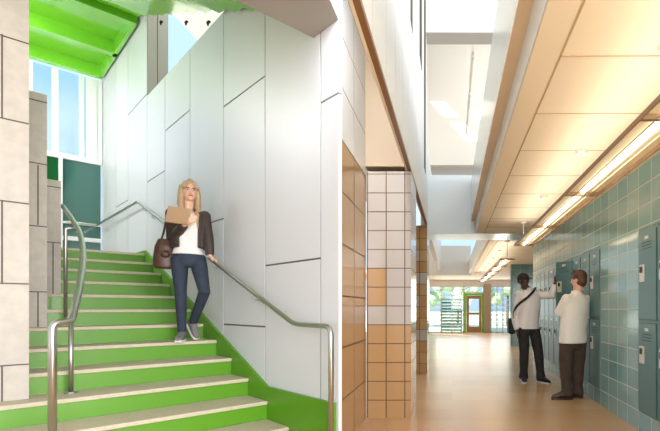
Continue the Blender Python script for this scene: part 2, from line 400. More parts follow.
for px in (270, 237, 163, 148):
    f = (px-137.6)/(294-137.6); p = e.lerp(wp(294, 324), f); s, w = sw(p)
    MB().tube([p, L(s, -.07, p.z-.06), L(s, WP, p.z-.075)], .009, 8).ball(L(s, WP-.004, p.z-.075), .026).build('bracket', M['steel'], wr, smooth=True)
lr = thing('stair_handrail', 'curved steel handrail on posts rising beside the limestone wall', 'handrail', L(-1, -2.3, 0))
def rp(px, py, h=.9):
    d = ray(px, py)  # d*Y: s = d.U*Y-O.U ; z = d.z*Y = (s/G-2.093)*R+h
    Y = (-(O.dot(U))*R/G-2.093*R+h)/(d.z-d.dot(U)*R/G); return d*Y+Vector((0, 0, EYE))
ra = [rp(*q) for q in ((62.7, 206), (72, 219), (80, 234), (83, 255), (79.5, 287), (71, 321))]
t3 = ra[-1]; Yn = t3.y*.97
nw = at(52.5, 326, Yn); nw.z = t3.z-.01
path = smooth_path(ra, 5)[:-1]
full = path+bend([path[-1], t3+Vector((0, 0, .0)), nw, Vector((nw.x, nw.y, zt(4) if sw(nw)[0] > sk(4) else 0))], .07)[1:]
MB().tube(full, .024, 14).build('rail', M['steel'], lr, smooth=True)
bp = None
Yb = (EYE-zt(2))*F/(393-PY); bp = at(71, 393, Yb)
top = at(71, 322, Yb)
MB().tube([bp, top], .017, 12).build('post', M['steel'], lr, smooth=True)
MB().tube([bp, bp+Vector((0, 0, .012))], .045, 16).build('base_plate', M['steel'], lr)
q = rp(78, 229); qq = q-V*.10; qb = Vector((qq.x, qq.y, nz(sw(qq)[0])-.05))
MB().tube(bend([qb, qq, q], .03), .016, 12).build('post', M['steel'], lr, smooth=True)
print('NEWEL', nw, sw(nw), 'bp', bp, 'rails', [tuple(round(c, 2) for c in sw(p))+(round(p.z, 2),) for p in ra])

# ------------------------------------------------------------------ corridor shell
XW = 1.87; XL = -.956; XF = -.456; ZC = EYE+1.40
LW = .43; LT = 1.99; LB = .19; N2 = 11; NB = 4.57; FB = 5.74
b = MB(); FE = FB+N2*LW
struct(MB().box((XW, .6, 0), (XW+.6, FE+.05, LB)).build('wall_right_base', M['gtile'])); struct(MB().box((XW, .6, LT), (XW+.6, FE+.05, ZC+.25)).build('wall_right_upper', M['gtile']))
struct(MB().box((XW, NB, LB), (XW+.6, FB, LT)).build('wall_right', M['gtile'])); struct(MB().box((XW, FE, LB), (XW+.6, FE+.05, LT)).build('wall_right_return', M['gtile']))
struct(MB().box((XW, .6, LB), (XW+.6, NB-2*LW, LT)).build('wall_right_near', M['gtile']))
struct(MB().box((XW+.5, NB-2*LW, LB), (XW+.6, NB, LT)).box((XW+.5, FB, LB), (XW+.6, FE, LT)).build('wall_right_recess', M['gtile']))
struct(MB().box((1.9, 14.6, 0), (4.6, 14.85, ZC)).build('wall_right_end', M['gtile2']))
b = MB()
b.box((.44, .6, ZC), (4.6, 9.3, ZC+.20)); b.box((.78, 9.3, ZC), (4.6, 19.0, ZC+.2)); b.box((-4, 19.3, ZC), (4.6, 22.55, ZC+.2)); b.box((.78, 19.0, ZC), (4.6, 19.3, ZC+.2))
b.box((.598, .6, ZC-.003), (.608, 8.5, ZC), 1); b.box((.94, 9.3, ZC-.003), (.95, 19, ZC), 1)
y = 1.0
for y in [2.53-.77*2, 2.53-.77, 2.53, 3.28, 4.05, 4.82, 5.59, 6.36, 7.13, 7.9]+[9.5+.77*i for i in range(12)]:
    b.box((.6 if y < 9 else .95, y-.004, ZC-.003), (XW, y+.004, ZC), 1)
struct(b.build('ceiling', [M['cream'], M['seam']]))
# balcony edge: reveal, wood soffit strip and glossy parapet on the right of the light well
struct(MB().box((.44, .6, ZC+.20), (.52, 8.5, EYE+1.625)).box((.432, .6, ZC+.004), (.44, 8.5, EYE+1.62)).build('trim_1', M['blue']))
struct(MB().box((.352, .6, EYE+1.62), (.44, 8.5, EYE+1.66)).build('trim_2', M['brown']))
struct(MB().box((.352, .6, EYE+1.66), (.44, 8.5, EYE+2.36)).build('wall_parapet', M['blue']))
struct(MB().box((.44, .6, EYE+1.66), (4.6, 8.5, EYE+1.7)).build('floor_upper', M['cream']))
# near tiled wall on the left, real tiles
b = MB().box((XL-.14, 3.9, 0), (XL-.0015, 5.07, 7.6), 2)
th = .4535; yb = 5.07; tw = .617
z = -.035
while z < 7.4:
    for j in range(2):
        y1 = yb-j*tw; y0 = max(3.9, y1-tw)
        b.box((XL-.004, y0+.012, max(0, z+.007)), (XL, y1-.012, z+th-.007), 0 if z < 2.4 else 1)
    z += th
struct(b.build('wall_left_tiled', [M['tan'], M['wtile'], M['grout']]))
# tiled piers
def pier(x0, x1, y0, y1, top, cut, name, paint):
    b = MB().box((x0+.006, y0+.006, 0), (x1-.006, y1, top), 2)
    t = .2095; rows = []; z = -.015
    r = 0
    while z < top-.02:
        cols = [x0]+cut+[x1]
        for c in range(len(cols)-1):
            b.box((cols[c]+.0055, y0, max(0, z+.0055)), (cols[c+1]-.0055, y0+.006, min(top, z+t-.004)), paint(r, c))
        yy = y0+.006; c = 0
        while yy < y1-.02:
            b.box((x1-.006, yy+.003, max(0, z+.004)), (x1, min(y1, yy+.28)-.004, min(top, z+t-.004)), 1 if r > 4 else paint(r, c)); yy += .28; c += 1
        z += t; r += 1
    struct(b.build(name, [M['tan'], M['pale'], M['grout'], M['tan2']]))
def paint1(r, c):
    if r < 5: return 0
    if r in (6, 7) and c <= 1: return 0
    return 1
pier(XL, XF, 5.07, 5.8, EYE+1.52, [XL+.017, XL+.224, XL+.431], 'wall_pier_near', paint1)
def paint2(r, c): return 1 if r in (3, 8) or (r in (6, 10) and c == 1) else (0 if (r+c) % 3 else 3)
pier(XL, XF, 8.4, 9.1, EYE+1.52, [XL+.15, XL+.36], 'wall_pier_far', paint2)
# plaster bulkhead over the pier
struct(MB().box((XL, 5.02, EYE+1.56), (XF-.06, 5.8, 6.6)).build('wall_bulkhead_plaster', M['beige']))
# white plank fascia with wood bottom edge
b = MB(); y = 1.57
while y < 8.3:
    y1 = min(y+.53, 8.36)
    b.box((XF-.04, y+.006, EYE+1.56), (XF, y1-.006, 8.6), 0); b.box((XF-.04, y1-.006, EYE+1.56), (XF-.0015, y1+.006, 8.6), 1); y = y1
b.box((XF-.05, 1.4, EYE+1.57), (XF-.04, 8.36, 8.6), 0)
for (ya, yc, za) in ((5.0, 5.25, EYE+3.16), (6.4, 6.85, EYE+3.56), (7.43, 7.85, EYE+2.3)):
    b.box((XF, ya, za), (XF+.004, yc, 8.6), 2)
struct(b.build('wall_left_planks', [M['white'], M['joint'], M['gap']]))
struct(MB().box((XF-.04, 1.4, EYE+1.53), (XF-.002, 8.36, EYE+1.56)).build('trim_3', M['dbrown']))
struct(MB().box((XF-.06, 1.4, EYE+1.53), (XF-.041, 8.36, EYE+1.6)).build('trim_4', M['cream']))
struct(MB().box((XF-.12, 8.36, EYE+1.53), (XF, 19.0, EYE+3.0)).build('wall_left_upper', M['white']))
# cross bulkheads
struct(MB().box((XF, 8.5, EYE+1.385), (4.6, 9.3, EYE+1.40)).box((XF, 8.5, EYE+1.40), (.44, 9.3, EYE+2.48)).build('wall_bulkhead_near', M['blue']))
struct(MB().box((XF-2, 19.0, EYE+1.36), (.78, 19.3, EYE+2.6)).build('wall_bulkhead_far', M['white']))
struct(MB().box((.70, 9.3, ZC+.02), (.779, 19.0, EYE+1.95)).build('trim_5', M['white']))
# upper wall with sun patches, ledge, deep cross beam
struct(MB().box((-3.5, 13.4, EYE+4.5), (4, 13.65, ZR-.002)).box((-3.5, 13.2, EYE+4.14), (4, 13.65, EYE+4.5)).build('wall_upper_back', M['white']))
struct(MB().box((-3.5, 13.45, EYE+3.2), (4, 13.65, EYE+4.14)).build('wall_upper_sill', M['grey']))
struct(MB().box((XF+.002, 8.0, EYE+4.84), (4, 8.33, EYE+7.2)).build('trim_6', M['white']))
struct(MB().box((XF+.002, 7.99, EYE+4.82), (4, 8.34, EYE+4.84)).build('trim_7', M['grey']))
# far end wall
YE = 22.6
def ex(px): return (px-PX)/F*YE
def ez(py): return EYE+(PY-py)/F*YE
struct(MB().box((-4, YE, ez(286)), (5, YE+.25, 3.0)).build('wall_end', M['white']))
struct(MB().box((ex(484), YE-.15, 0), (ex(490.5), YE+.2, ez(284))).build('wall_end_pier', M['beige']))
def window(n, xa, xb, za, zb, vbars, hbars):
    w = bpy.data.objects.new('window_%d' % n, None); COL.objects.link(w); w['_base'] = [0, 0, 0]; struct(w)
    f = MB(); t = .05
    f.box((xa, YE, za), (xa+t, YE+.1, zb)); f.box((xb-t, YE, za), (xb, YE+.1, zb)); f.box((xa, YE, za), (xb, YE+.1, za+t)); f.box((xa, YE, zb-t), (xb, YE+.1, zb))
    for x in vbars: f.box((x-.025, YE, za), (x+.025, YE+.1, zb))
    for z in hbars: f.box((xa, YE, z-.02), (xb, YE+.1, z+.02))
    f.build('window_frame', M['mull'], w); MB().box((xa, YE+.05, za), (xb, YE+.06, zb)).build('pane', M['glass'], w)
window(2, ex(400), ex(464), 0, ez(286), [ex(p) for p in (413, 427, 441, 452)], [ez(p) for p in range(290, 330, 5)])
window(3, ex(490.5), ex(513), 0, ez(286), [ex(p) for p in (497, 503)], [ez(p) for p in range(290, 330, 5)])
window(4, ex(464), ex(484), ez(293), ez(286), [], [])
d = bpy.data.objects.new('door_1', None); COL.objects.link(d); d['_base'] = [0, 0, 0]; struct(d)
da, dc, dt = ex(464), ex(484), ez(293.2)
MB().box((da, YE-.05, 0), (da+.11, YE+.1, dt)).box((dc-.11, YE-.05, 0), (dc, YE+.1, dt)).box((da+.11, YE-.05, dt-.11), (dc-.11, YE+.1, dt)).build('door_frame', M['frame'], d)
i0, i1 = da+.12, dc-.12
f = MB().box((i0, YE, .01), (i0+.13, YE+.05, dt-.12)).box((i1-.13, YE, .01), (i1, YE+.05, dt-.12)).box((i0+.13, YE, .01), (i1-.13, YE+.05, .3)).box((i0+.13, YE, .88), (i1-.13, YE+.05, 1.0)).box((i0+.13, YE, dt-.28), (i1-.13, YE+.05, dt-.12))
f.build('door_leaf', M['wood'], d); MB().box((i0+.13, YE+.02, .3), (i1-.13, YE+.03, dt-.28)).build('pane', M['glass'], d)
MB().tube([(i0+.1, YE-.05, .9), (i1-.1, YE-.05, .9)], .02).build('push_bar', M['steel'], d)
# outdoors beyond the end wall
sc = thing('slat_screen', 'green horizontal slat screen outside the end windows', 'screen', (ex(451)*1.03, YE+.7, -.1))
xa, xb = ex(441)*1.03, ex(462)*1.03
MB().box((xa, YE+.7, -.12), (xa+.06, YE+.76, 1.75)).build('post', M['screen'], sc); MB().box((xb-.06, YE+.7, -.12), (xb, YE+.76, 1.75)).build('post', M['screen'], sc)
for i in range(11):
    MB().box((xa, YE+.68, .05+i*.155), (xb, YE+.70, .14+i*.155)).build('slat', M['screen'], sc)
def tree(x, y, h, r, label):
    t = thing('tree', label, 'tree', (x, y, -.12), 'trees outside the end windows')
    MB().tube([(x, y, -.12), (x+.05, y, h*.6)], [.12, .07]).build('trunk', M['bark'], t)
    b = MB()
    for i in range(26):
        p = Vector((random.gauss(0, r*.45), random.gauss(0, r*.45), random.gauss(0, r*.4))); b.ball(Vector((x, y, h*.72))+p, r*random.uniform(.2, .4), n=8)
    b.build('crown', M['leaf'], t, smooth=True)
tree(-2.2, 32, 4.4, 1.7, 'small leafy tree outside left of the slat screen')
tree(.5, 38, 4.2, 1.3, 'leafy tree outside behind the end door')
tree(4.0, 33, 4.6, 1.5, 'leafy tree outside the right end window')

# ------------------------------------------------------------------ lockers
def locker(y1, ajar=None):
    """column between y1-LW .. y1, two doors; hinge on the near side"""
    t = thing('locker', '', 'locker', (XW, y1, LB), 'teal lockers set into the tiled wall')
    x = XW; y0 = y1-LW
    b = MB(); b.box((x+.46, y0+.004, LB), (x+.48, y1-.004, LT-.004)); b.box((x, y0+.004, LB), (x+.46, y0+.016, LT-.004)); b.box((x, y1-.016, LB), (x+.46, y1-.004, LT-.004))
    b.box((x, y0+.016, LB), (x+.46, y1-.016, LB+.02)); b.box((x, y0+.016, LT-.03), (x+.46, y1-.016, LT-.004)); b.box((x, y0+.016, 1.075), (x+.46, y1-.016, 1.105))
    b.build('body', M['locker'], t)
    for (za, zb, up) in ((LB+.022, 1.072, 0), (1.108, LT-.034, 1)):
        def T(a, o, z, A=(ajar if up else None)):   # a along door from hinge, o outwards
            an = math.radians(A) if A else 0
            return Vector((x-.004-math.sin(an)*a-math.cos(an)*o, y0+.02+math.cos(an)*a-math.sin(an)*o, z))
        wd = LW-.04
        d = MB()
        d.box((0, -.012, za), (wd, .008, zb), 0, T)
        for i in range(3): d.box((.09, .008, zb-.11-i*.03), (wd-.09, .010, zb-.102-i*.03), 1, T)
        dd = d.build('door', [M['locker'], M['lock_in']], t, bevel=.004)
        zm = za+(zb-za)*(.55 if up else .66)
        MB().box((wd-.15, .008, zm-.10), (wd-.04, .016, zm+.07), 0, T).build('latch_plate', M['plate'], dd, bevel=.01)
        MB().box((wd-.115, .016, zm-.01), (wd-.075, .03, zm+.05), 0, T).build('handle', M['dark'], dd, bevel=.006)
        MB().box((wd/2-.04, .008, zb-.075), (wd/2+.04, .011, zb-.045), 0, T).build('number_tag', M['plate'], dd)
    return t
def copy_tree(o, dy, parent=None):
    c = o.copy(); COL.objects.link(c); c.parent = parent
    if parent is None: c.location = o.location+Vector((0, dy, 0))
    for ch in o.children: copy_tree(ch, dy, c)
    return c
proto = locker(FB+LW); proto['label'] = 'teal locker column right beside the bare tile panel, behind the leaning man'
ordn = ['second', 'third', 'fourth', 'fifth', 'sixth', 'seventh', 'eighth', 'ninth', 'tenth', 'eleventh']
bpy.context.view_layer.update()
for i in range(1, N2):
    if i == 3:
        c = locker(FB+4*LW, 27); c['label'] = 'teal locker column with its upper door standing ajar under the young man\'s hand'
    else:
        c = copy_tree(proto, i*LW); c['label'] = 'teal locker column, %s beyond the bare tile panel' % ordn[i-1]
c = copy_tree(proto, NB-LW-FB); c['label'] = 'nearest full teal locker column, on the near side of the bare tile panel'
c = copy_tree(proto, NB-2*LW-FB); c['label'] = 'teal locker column cut off by the right edge of the photo'

# ------------------------------------------------------------------ pendant lights
def pendant(y0, n, sec, label, name_l='pendant_glow'):
    zf = EYE+1.0; xa, xb = 1.006, 1.30; xm = (xa+xb)/2; y1 = y0+n*sec
    t = thing('pendant_light', label, 'light', (xm, y0, zf), 'linear pendant lights under the corridor ceiling')
    f = MB()
    f.box((xa-.006, y0, zf), (xa+.002, y1, zf+.03)); f.box((xb-.002, y0, zf), (xb+.006, y1, zf+.03))
    for i in range(n+1): f.box((xa, y0+i*sec-.015, zf), (xb, y0+i*sec+.015, zf+.03))
    f.build('frame', M['fix'], t)
    MB().box((xa+.003, y0, zf+.031), (xb-.003, y1, zf+.038)).build('reflector', M['refl'], t)
    for x in (xm-.06, xm+.06):
        MB().box((x-.002, y0, zf+.004), (x+.002, y1, zf+.012)).build('louver_rail', M['steel'], t)
    for i in range(n):
        MB().tube([(xm, y0+i*sec+.04, zf+.016), (xm, y0+(i+1)*sec-.04, zf+.016)], .013, 10).build('tube', M['lamp'], t, smooth=True)
    light(name_l, 'AREA', (xm, (y0+y1)/2, zf+.075), (xm, (y0+y1)/2+.0001, 9), 2.7*n*sec, (1, .93, .82), .26, n*sec-.05)
    for i in range(n+1):
        y = y0+i*sec
        MB().tube([(xm, y, zf+.05), (xm, y, ZC-.02)], .006, 8).tube([(xm, y, ZC-.03), (xm, y, ZC-.003)], .05, 14).build('suspension_rod', M['white'], t)
pendant(7.35-4*1.64, 4, 1.64, 'long glowing pendant light nearest, over the lockers')
pendant(9.5, 5, 1.6, 'farther glowing pendant light, beyond the cross beam')
# track light in the upper room
tl = thing('light_track', 'thin white light track high in the sunlit upper space', 'light', (.41, 9, EYE+5))
MB().box((.385, 8.9, EYE+5), (.435, 13.2, EYE+5.04)).build('track', M['white'], tl)
for y in (9.0, 10.6, 12.4): MB().tube([(.41, y, EYE+5), (.41, y, EYE+4.92)], .03).build('spot', M['plate'], tl)
for y in (9.2, 13.0): MB().tube([(.41, y, EYE+5.04), (.41, y, ZR)], .006).build('hanger', M['white'], tl)

# ------------------------------------------------------------------ people
SK = dict(fair=mat('fair skin', (222, 176, 148), .5), dark=mat('dark skin', (84, 56, 42), .45),
          blond=mat('blond hair', (176, 146, 112), .45, noise=.12, nscale=25), brown=mat('brown hair', (84, 52, 34), .5, noise=.3, nscale=60),
          blackhair=mat('black hair', (24, 20, 18), .7), jacket=mat('dark brown jacket', (58, 46, 40), .6, noise=.15, nscale=20),
          tee=mat('white tee', (232, 228, 224), .8), jeans=mat('blue grey jeans', (44, 53, 68), .8, noise=.2, nscale=12),
          shirt=mat('white shirt', (246, 242, 240), .8, bump=.7, nscale=8), shirt2=mat('cream shirt', (244, 238, 228), .8, bump=.7, nscale=8),
          blackj=mat('charcoal trousers', (46, 44, 42), .8, noise=.2, nscale=14, bump=.5), brownp=mat('brown trousers', (72, 58, 46), .8, noise=.15, nscale=9, bump=.6),
          cap=mat('black cap', (34, 32, 32), .7), shoe=mat('grey shoe', (112, 108, 108), .6), bshoe=mat('black shoe', (30, 28, 28), .5), brshoe=mat('brown shoe', (72, 50, 36), .4),
          sole=mat('white sole', (228, 226, 220), .6), eye=mat('dark eye', (30, 22, 18), .2), eyew=mat('eye white', (190, 184, 178), .3), lip=mat('lips', (176, 96, 88), .5), lipd=mat('dark lips', (96, 54, 48), .5),
          leather=mat('brown leather', (74, 48, 35), .45, noise=.2, nscale=15), folder=mat('tan folder', (172, 138, 104), .6), paper=mat('paper', (236, 230, 218), .8), bag=mat('black bag', (28, 28, 30), .7))
Z = Vector((0, 0, 1))
def frame(f):
    f = Vector((f[0], f[1], 0)).normalized(); l = Z.cross(f); return f, l      # forward, person's left
def head(b, c, f, h=.225):
    """skull, jaw, nose, ears; c = centre of the head"""
    f, l = frame(f); A = (l, f, Z); k = h/.225
    b.ball(c+Z*.022*k-f*.008*k, (.074*k, .094*k, .092*k), A, 20)
    b.ball(c-Z*.042*k+f*.018*k, (.056*k, .066*k, .070*k), A, 18)
    b.ball(c-Z*.088*k+f*.052*k, (.026*k, .026*k, .022*k), A, 10)
    b.tube([c+Z*.012*k+f*.082*k, c-Z*.028*k+f*.106*k, c-Z*.036*k+f*.085*k], [.010*k, .015*k, .012*k], 8)
    for s in (-1, 1): b.ball(c+l*s*.075*k-Z*.008*k-f*.008*k, (.012*k, .020*k, .032*k), A, 10)
def face(c, f, parent, h=.225, lip='lip', brow='brown'):
    f, l = frame(f); A = (l, f, Z); k = h/.225
    for s in (-1, 1):
        e = MB().ball(c+l*s*.031*k+Z*.004*k+f*.078*k, (.012*k, .009*k, .007*k), A, 10).build('eye', SK['eyew'], parent, smooth=True)
        MB().ball(c+l*s*.031*k+Z*.004*k+f*.087*k, (.007*k, .004*k, .007*k), A, 8).build('iris', SK['eye'], e, smooth=True)
        MB().tube([c+l*s*.015*k+Z*.022*k+f*.090*k, c+l*s*.048*k+Z*.024*k+f*.077*k], .005*k, 6).build('eyebrow', SK[brow], parent, smooth=True)
    MB().ball(c-Z*.058*k+f*.080*k, (.024*k, .010*k, .009*k), A, 10).build('mouth', SK[lip], parent, smooth=True)
def hand(b, wrist, d, n, side, size=.18, curl=.6):
    """palm from the wrist along d, palm faces n, thumb leaves on 'side'"""
    d = Vector(d).normalized(); n = Vector(n); n = (n-d*n.dot(d)).normalized(); s = Vector(side); s = (s-d*s.dot(d)-n*s.dot(n)).normalized()
    pl = size*.5; w = Vector(wrist)
    b.tube([w-d*.02, w+d*pl*.3, w+d*pl], [.024, .036, .036], 12, flat=.45, side=s)
    for i, (o, q) in enumerate(((.027, .46), (.009, .52), (-.009, .48), (-.026, .38))):
        p = w+d*pl*.92+s*o; Lg = size*q; pts = [p]; a = 0
        for j in range(3):
            a += curl*(.6+.3*j); p = p+(d*math.cos(a)+n*math.sin(a))*Lg*(.42, .33, .25)[j]; pts.append(p)
        b.tube(pts, [.0095, .0090, .0082, .0065], 8)
    p = w+d*pl*.25+s*.028; q = p+(d*.6+s*.7+n*.25).normalized()*size*.22
    b.tube([p, q, q+(d*.85+s*.2+n*.5*curl*1.4).normalized()*size*.18], [.013, .011, .008], 8)
def shoe(a, toe_dir, Lg, parent, m, ms, pitch=0, up=None):
    """a = point under the ankle on the sole"""
    t = Vector(toe_dir).normalized(); up = up or Z; s = t.cross(up).normalized(); u = s.cross(t)
    b = MB(); n = [(-.26, .62, .34, .9), (-.2, .85, .45, 1), (.0, .9, .5, .95), (.25, .95, .34, .7), (.5, 1.0, .24, .5), (.68, .8, .17, .3), (.74, .4, .10, .2)]
    w = Lg*.17
    b.rings([(a+t*Lg*q+u*(Lg*.05+Lg*hh*.5), w*ww, Lg*hh*.5) for q, ww, hh, _ in n], s, u, 14)
    o = b.build('shoe', m, parent, smooth=True)
    k = MB(); P = [a+t*Lg*q+s*w*ww*sg for sg, lst in ((1, n), (-1, n[::-1])) for q, ww, hh, _ in lst]
    k.extrude(P, u*Lg*.09); k.build('sole', ms, o)
    return o
def leg(b, hip, knee, ankle, r, extra=0, n=16):
    h, k, a = map(Vector, (hip, knee, ankle))
    P = [h, h.lerp(k, .35), h.lerp(k, .75), k, k.lerp(a, .3), k.lerp(a, .7), a]
    b.tube(P, [r[0], r[0]*.95, r[1]*1.1, r[1], r[2]*1.0, r[2]*.85, r[3]], n)
def arm(b, sh, el, wr, r, n=14):
    s, e, w = map(Vector, (sh, el, wr))
    b.ball(s, r[0]*1.05); b.tube([s, s.lerp(e, .5), e, e.lerp(w, .4), w], [r[0], r[0]*.92, r[1], r[1]*.98, r[2]], n)
def J(px, py, Y): return at(px, py, Y)

# ---- woman coming down the stairs
Y0 = 4.95
sfoot = L(.07, onfront(182, 300, .07)[0], zt(0))
wm = thing('person', 'woman with long blond hair in dark jacket and jeans descending the green stairs', 'person', sfoot)
f, l = frame((.52, -.85)); hf, hl = frame((.62, -.78))
wc = J(189.5, 191.5, Y0-.02)
hipc = J(188.5, 258, Y0); che = J(188, 226, Y0); shc = J(188.5, 212.5, Y0)
hr, hlf = hipc-l*.085, hipc+l*.085
ar = sfoot+Z*.09; kr = hr.lerp(ar, .50)+f*.03
al = J(193, 323, Y0+.10); kl = J(204.5, 292, Y0-.10)
shR, shL = shc-l*.155-Z*.028, shc+l*.155-Z*.028
elR = J(171.5, 240, Y0-.03); wrR = J(185, 224, Y0-.20)
rs_, rz_ = onwall(216, 264, -.07); grip = L(rs_, -.07, rz_)
wrL = grip+Vector((-.055, -.02, .075)); elL = J(208.5, 240, Y0+.03)
b = MB(); head(b, wc, hf, .225)
b.tube([wc-Z*.06-hf*.015, shc+Z*.02, shc-Z*.04], [.05, .048, .06], 14)
b.rings([(shc-Z*.01, .13, .07), (che, .145, .10), (hipc+Z*.13, .115, .085), (hipc, .15, .105), (hipc-Z*.06, .14, .10)], l, f)
arm(b, shR, elR, wrR, (.042, .033, .024)); arm(b, shL, elL, wrL, (.042, .033, .024))
leg(b, hr, kr, ar, (.075, .05, .046, .035)); leg(b, hlf, kl, al, (.075, .05, .046, .035))
hand(b, wrR, Vector((.75, -.25, .35)), Vector((-.2, .9, .3)), Z, .17, .5)
hand(b, wrL, grip-wrL+Vector((.05, 0, .0)), Vector((-.3, -.2, -.9)), Vector((-.6, -.7, 0)), .17, .8)
b.build('body', SK['fair'], wm, remesh=.0065, sm_it=3)
face(wc, hf, wm, .225)
b = MB()  # hair: cap plus long lengths
b.ball(wc+Z*.036-hf*.020, (.086, .098, .090), (hl, hf, Z), 20)
for sgn in (-1, 1):
    q = wc+hl*sgn*.070-hf*.01
    b.tube([q+Z*.06, q-Z*.03+hl*sgn*.008, q-Z*.14+hl*sgn*.012, q-Z*.27+hf*.05+hl*sgn*.004, q-Z*.40+hf*.085-hl*sgn*.004], [.030, .034, .034, .032, .012], 12)
b.tube([wc+Z*.04-hf*.07, wc-Z*.08-hf*.085, wc-Z*.22-hf*.09, wc-Z*.34-hf*.09], [.06, .075, .08, .04], 14, flat=.55, side=hl)
b.tube([wc+Z*.105+hf*.03, wc+Z*.08+hf*.072-hl*.035, wc+Z*.02+hf*.068-hl*.066], [.03, .018, .015], 10)
b.tube([wc+Z*.105+hf*.03, wc+Z*.08+hf*.072+hl*.035, wc+Z*.02+hf*.068+hl*.066], [.03, .018, .015], 10)
b.build('hair', SK['blond'], wm, remesh=.008, sm_it=3)
b = MB(); b.rings([(shc+Z*.0, .09, .06), (shc-Z*.04, .15, .085), (che, .158, .118), (hipc+Z*.12, .132, .102), (hipc+Z*.035, .158, .117)], l, f); b.build('tee', SK['tee'], wm, remesh=.01)
b = MB(); a0, a1 = math.radians(122), math.radians(418)
b.rings([(shc+Z*.035, .085, .070), (shc-Z*.0, .17, .095), (che+Z*.04, .188, .128), (che-Z*.04, .182, .132), (hipc+Z*.15, .168, .128), (hipc+Z*.10, .172, .128)], l, f, 28, arc=(a0, a1), th=.022)
arm(b, shR, elR, wrR-(wrR-elR).normalized()*.02, (.060, .054, .044)); arm(b, shL, elL, wrL-(wrL-elL).normalized()*.02, (.060, .054, .044))
b.build('jacket', SK['jacket'], wm, remesh=.009)
b = MB(); b.rings([(hipc+Z*.055, .138, .104), (hipc, .152, .112), (hipc-Z*.06, .148, .110), (hipc-Z*.10, .12, .09)], l, f)
leg(b, hr, kr, ar+Z*.01, (.084, .058, .054, .044)); leg(b, hlf, kl, al+Z*.005, (.084, .058, .054, .044)); b.build('jeans', SK['jeans'], wm, remesh=.009)
shoe(sfoot, Vector((.30, -.95, 0)), .245, wm, SK['shoe'], SK['sole'])
td = Vector((.62, -.45, -.62)).normalized(); sd = td.cross(Z).normalized(); shoe(al-sd.cross(td)*.085, td, .245, wm, SK['shoe'], SK['sole'], up=sd.cross(td))
# folder and handbag
fo = thing('folder', 'tan folder of papers held against the woman\'s chest', 'folder', J(179, 216, Y0-.25))
fd, fl = frame((.25, -.97)); fc = J(178.5, 215.5, Y0-.25)
tx = (fl*.97-Z*.10).normalized(); tz = (Z*.98+fd*-.2); tz = (tz-tx*tz.dot(tx)).normalized(); ty = tx.cross(tz)
def FT(a, o, z): return fc+tx*a+ty*o+tz*z
MB().box((-.10, -.014, -.085), (.10, -.009, .085), 0, FT).box((-.10, .009, -.085), (.10, .014, .085), 0, FT).box((-.105, -.014, -.09), (-.10, .014, .085), 0, FT).build('cover', SK['folder'], fo)
MB().box((-.097, -.009, -.08), (.097, .009, .08), 0, FT).build('pages', SK['paper'], fo)
bc = J(165.5, 253, Y0-.06)
bg = thing('handbag', 'brown leather handbag hanging at the woman\'s hip', 'bag', bc-Z*.18)
b = MB(); b.rings([(bc-Z*.17, .085, .05), (bc-Z*.155, .11, .065), (bc-Z*.05, .115, .07), (bc+Z*.07, .10, .055), (bc+Z*.15, .07, .03)], l, f, 18); b.build('body', SK['leather'], bg, remesh=.01)
MB().tube(smooth_path([bc+Z*.12-l*.06, J(163, 235, Y0-.02), shR+Z*.07-l*.02, J(173, 232, Y0+.12), bc+Z*.12+l*.04], 6), .012, 8, flat=.5).build('strap', SK['leather'], bg, smooth=True)
MB().ball(bc+f*.068-Z*.02, (.045, .045, .04)).build('front_pocket', SK['leather'], bg, smooth=True)

# ---- young man in cap
Y1 = 7.52
m1 = thing('person', 'young man in black cap and white shirt reaching to the open locker door', 'person', J(531, 382, Y1))
f, l = frame((.35, -.94)); hf, hl = frame((.62, -.78))
fR, fL = J(523.5, 381.5, Y1+.03), J(541, 383.5, Y1-.06); fR.z = 0; fL.z = 0
wc = J(523.5, 281, Y1); hipc = J(528.5, 327, Y1); shc = J(529.5, 293, Y1); che = J(529.5, 303, Y1)
hr, hlf = hipc-l*.10, hipc+l*.10; ar, al = fR+Z*.09, fL+Z*.09
kr, kl = hr.lerp(ar, .5)+f*.03, hlf.lerp(al, .5)+f*.03
shR, shL = shc-l*.175-Z*.03, shc+l*.175-Z*.03
elR = J(514.5, 316, Y1+.02); wrR = J(517.5, 331, Y1-.06)
elL = J(553.0, 295.5, Y1-.06); wrL = J(555.0, 283, Y1-.10)
def limb_man(wc, hf, shc, che, hipc, f, l, arms, legs, skin):
    b = MB(); head(b, wc, hf, .235); b.tube([wc-Z*.06-hf*.015, shc+Z*.03, shc-Z*.05], [.06, .06, .075], 14)
    b.rings([(shc-Z*.01, .16, .08), (che, .17, .115), (hipc+Z*.15, .145, .10), (hipc, .155, .11), (hipc-Z*.06, .15, .105)], l, f)
    for a in arms: arm(b, *a, (.05, .04, .03))
    for g_ in legs: leg(b, *g_, (.085, .058, .054, .04))
    return b
b = limb_man(wc, hf, shc, che, hipc, f, l, ((shR, elR, wrR), (shL, elL, wrL)), ((hr, kr, ar), (hlf, kl, al)), 'dark')
hand(b, wrR, Vector((.05, -.1, -1)), Vector((.9, -.3, 0)), Vector((.3, -.9, 0)), .19, .35)
hand(b, wrL, Vector((.05, .0, 1)), Vector((.9, .3, 0)), Vector((-.2, -.9, 0)), .19, .55)
b.build('body', SK['dark'], m1, remesh=.0075, sm_it=3)
face(wc, hf, m1, .235, 'lipd', 'blackhair')
A = (hl, hf, Z)
b = MB(); b.rings([(wc+Z*.022-hf*.01, .088, .108), (wc+Z*.06-hf*.01, .088, .106), (wc+Z*.10-hf*.01, .072, .088), (wc+Z*.128-hf*.012, .036, .045)], hl, hf, 22)
cp = b.build('cap', SK['cap'], m1, smooth=True)
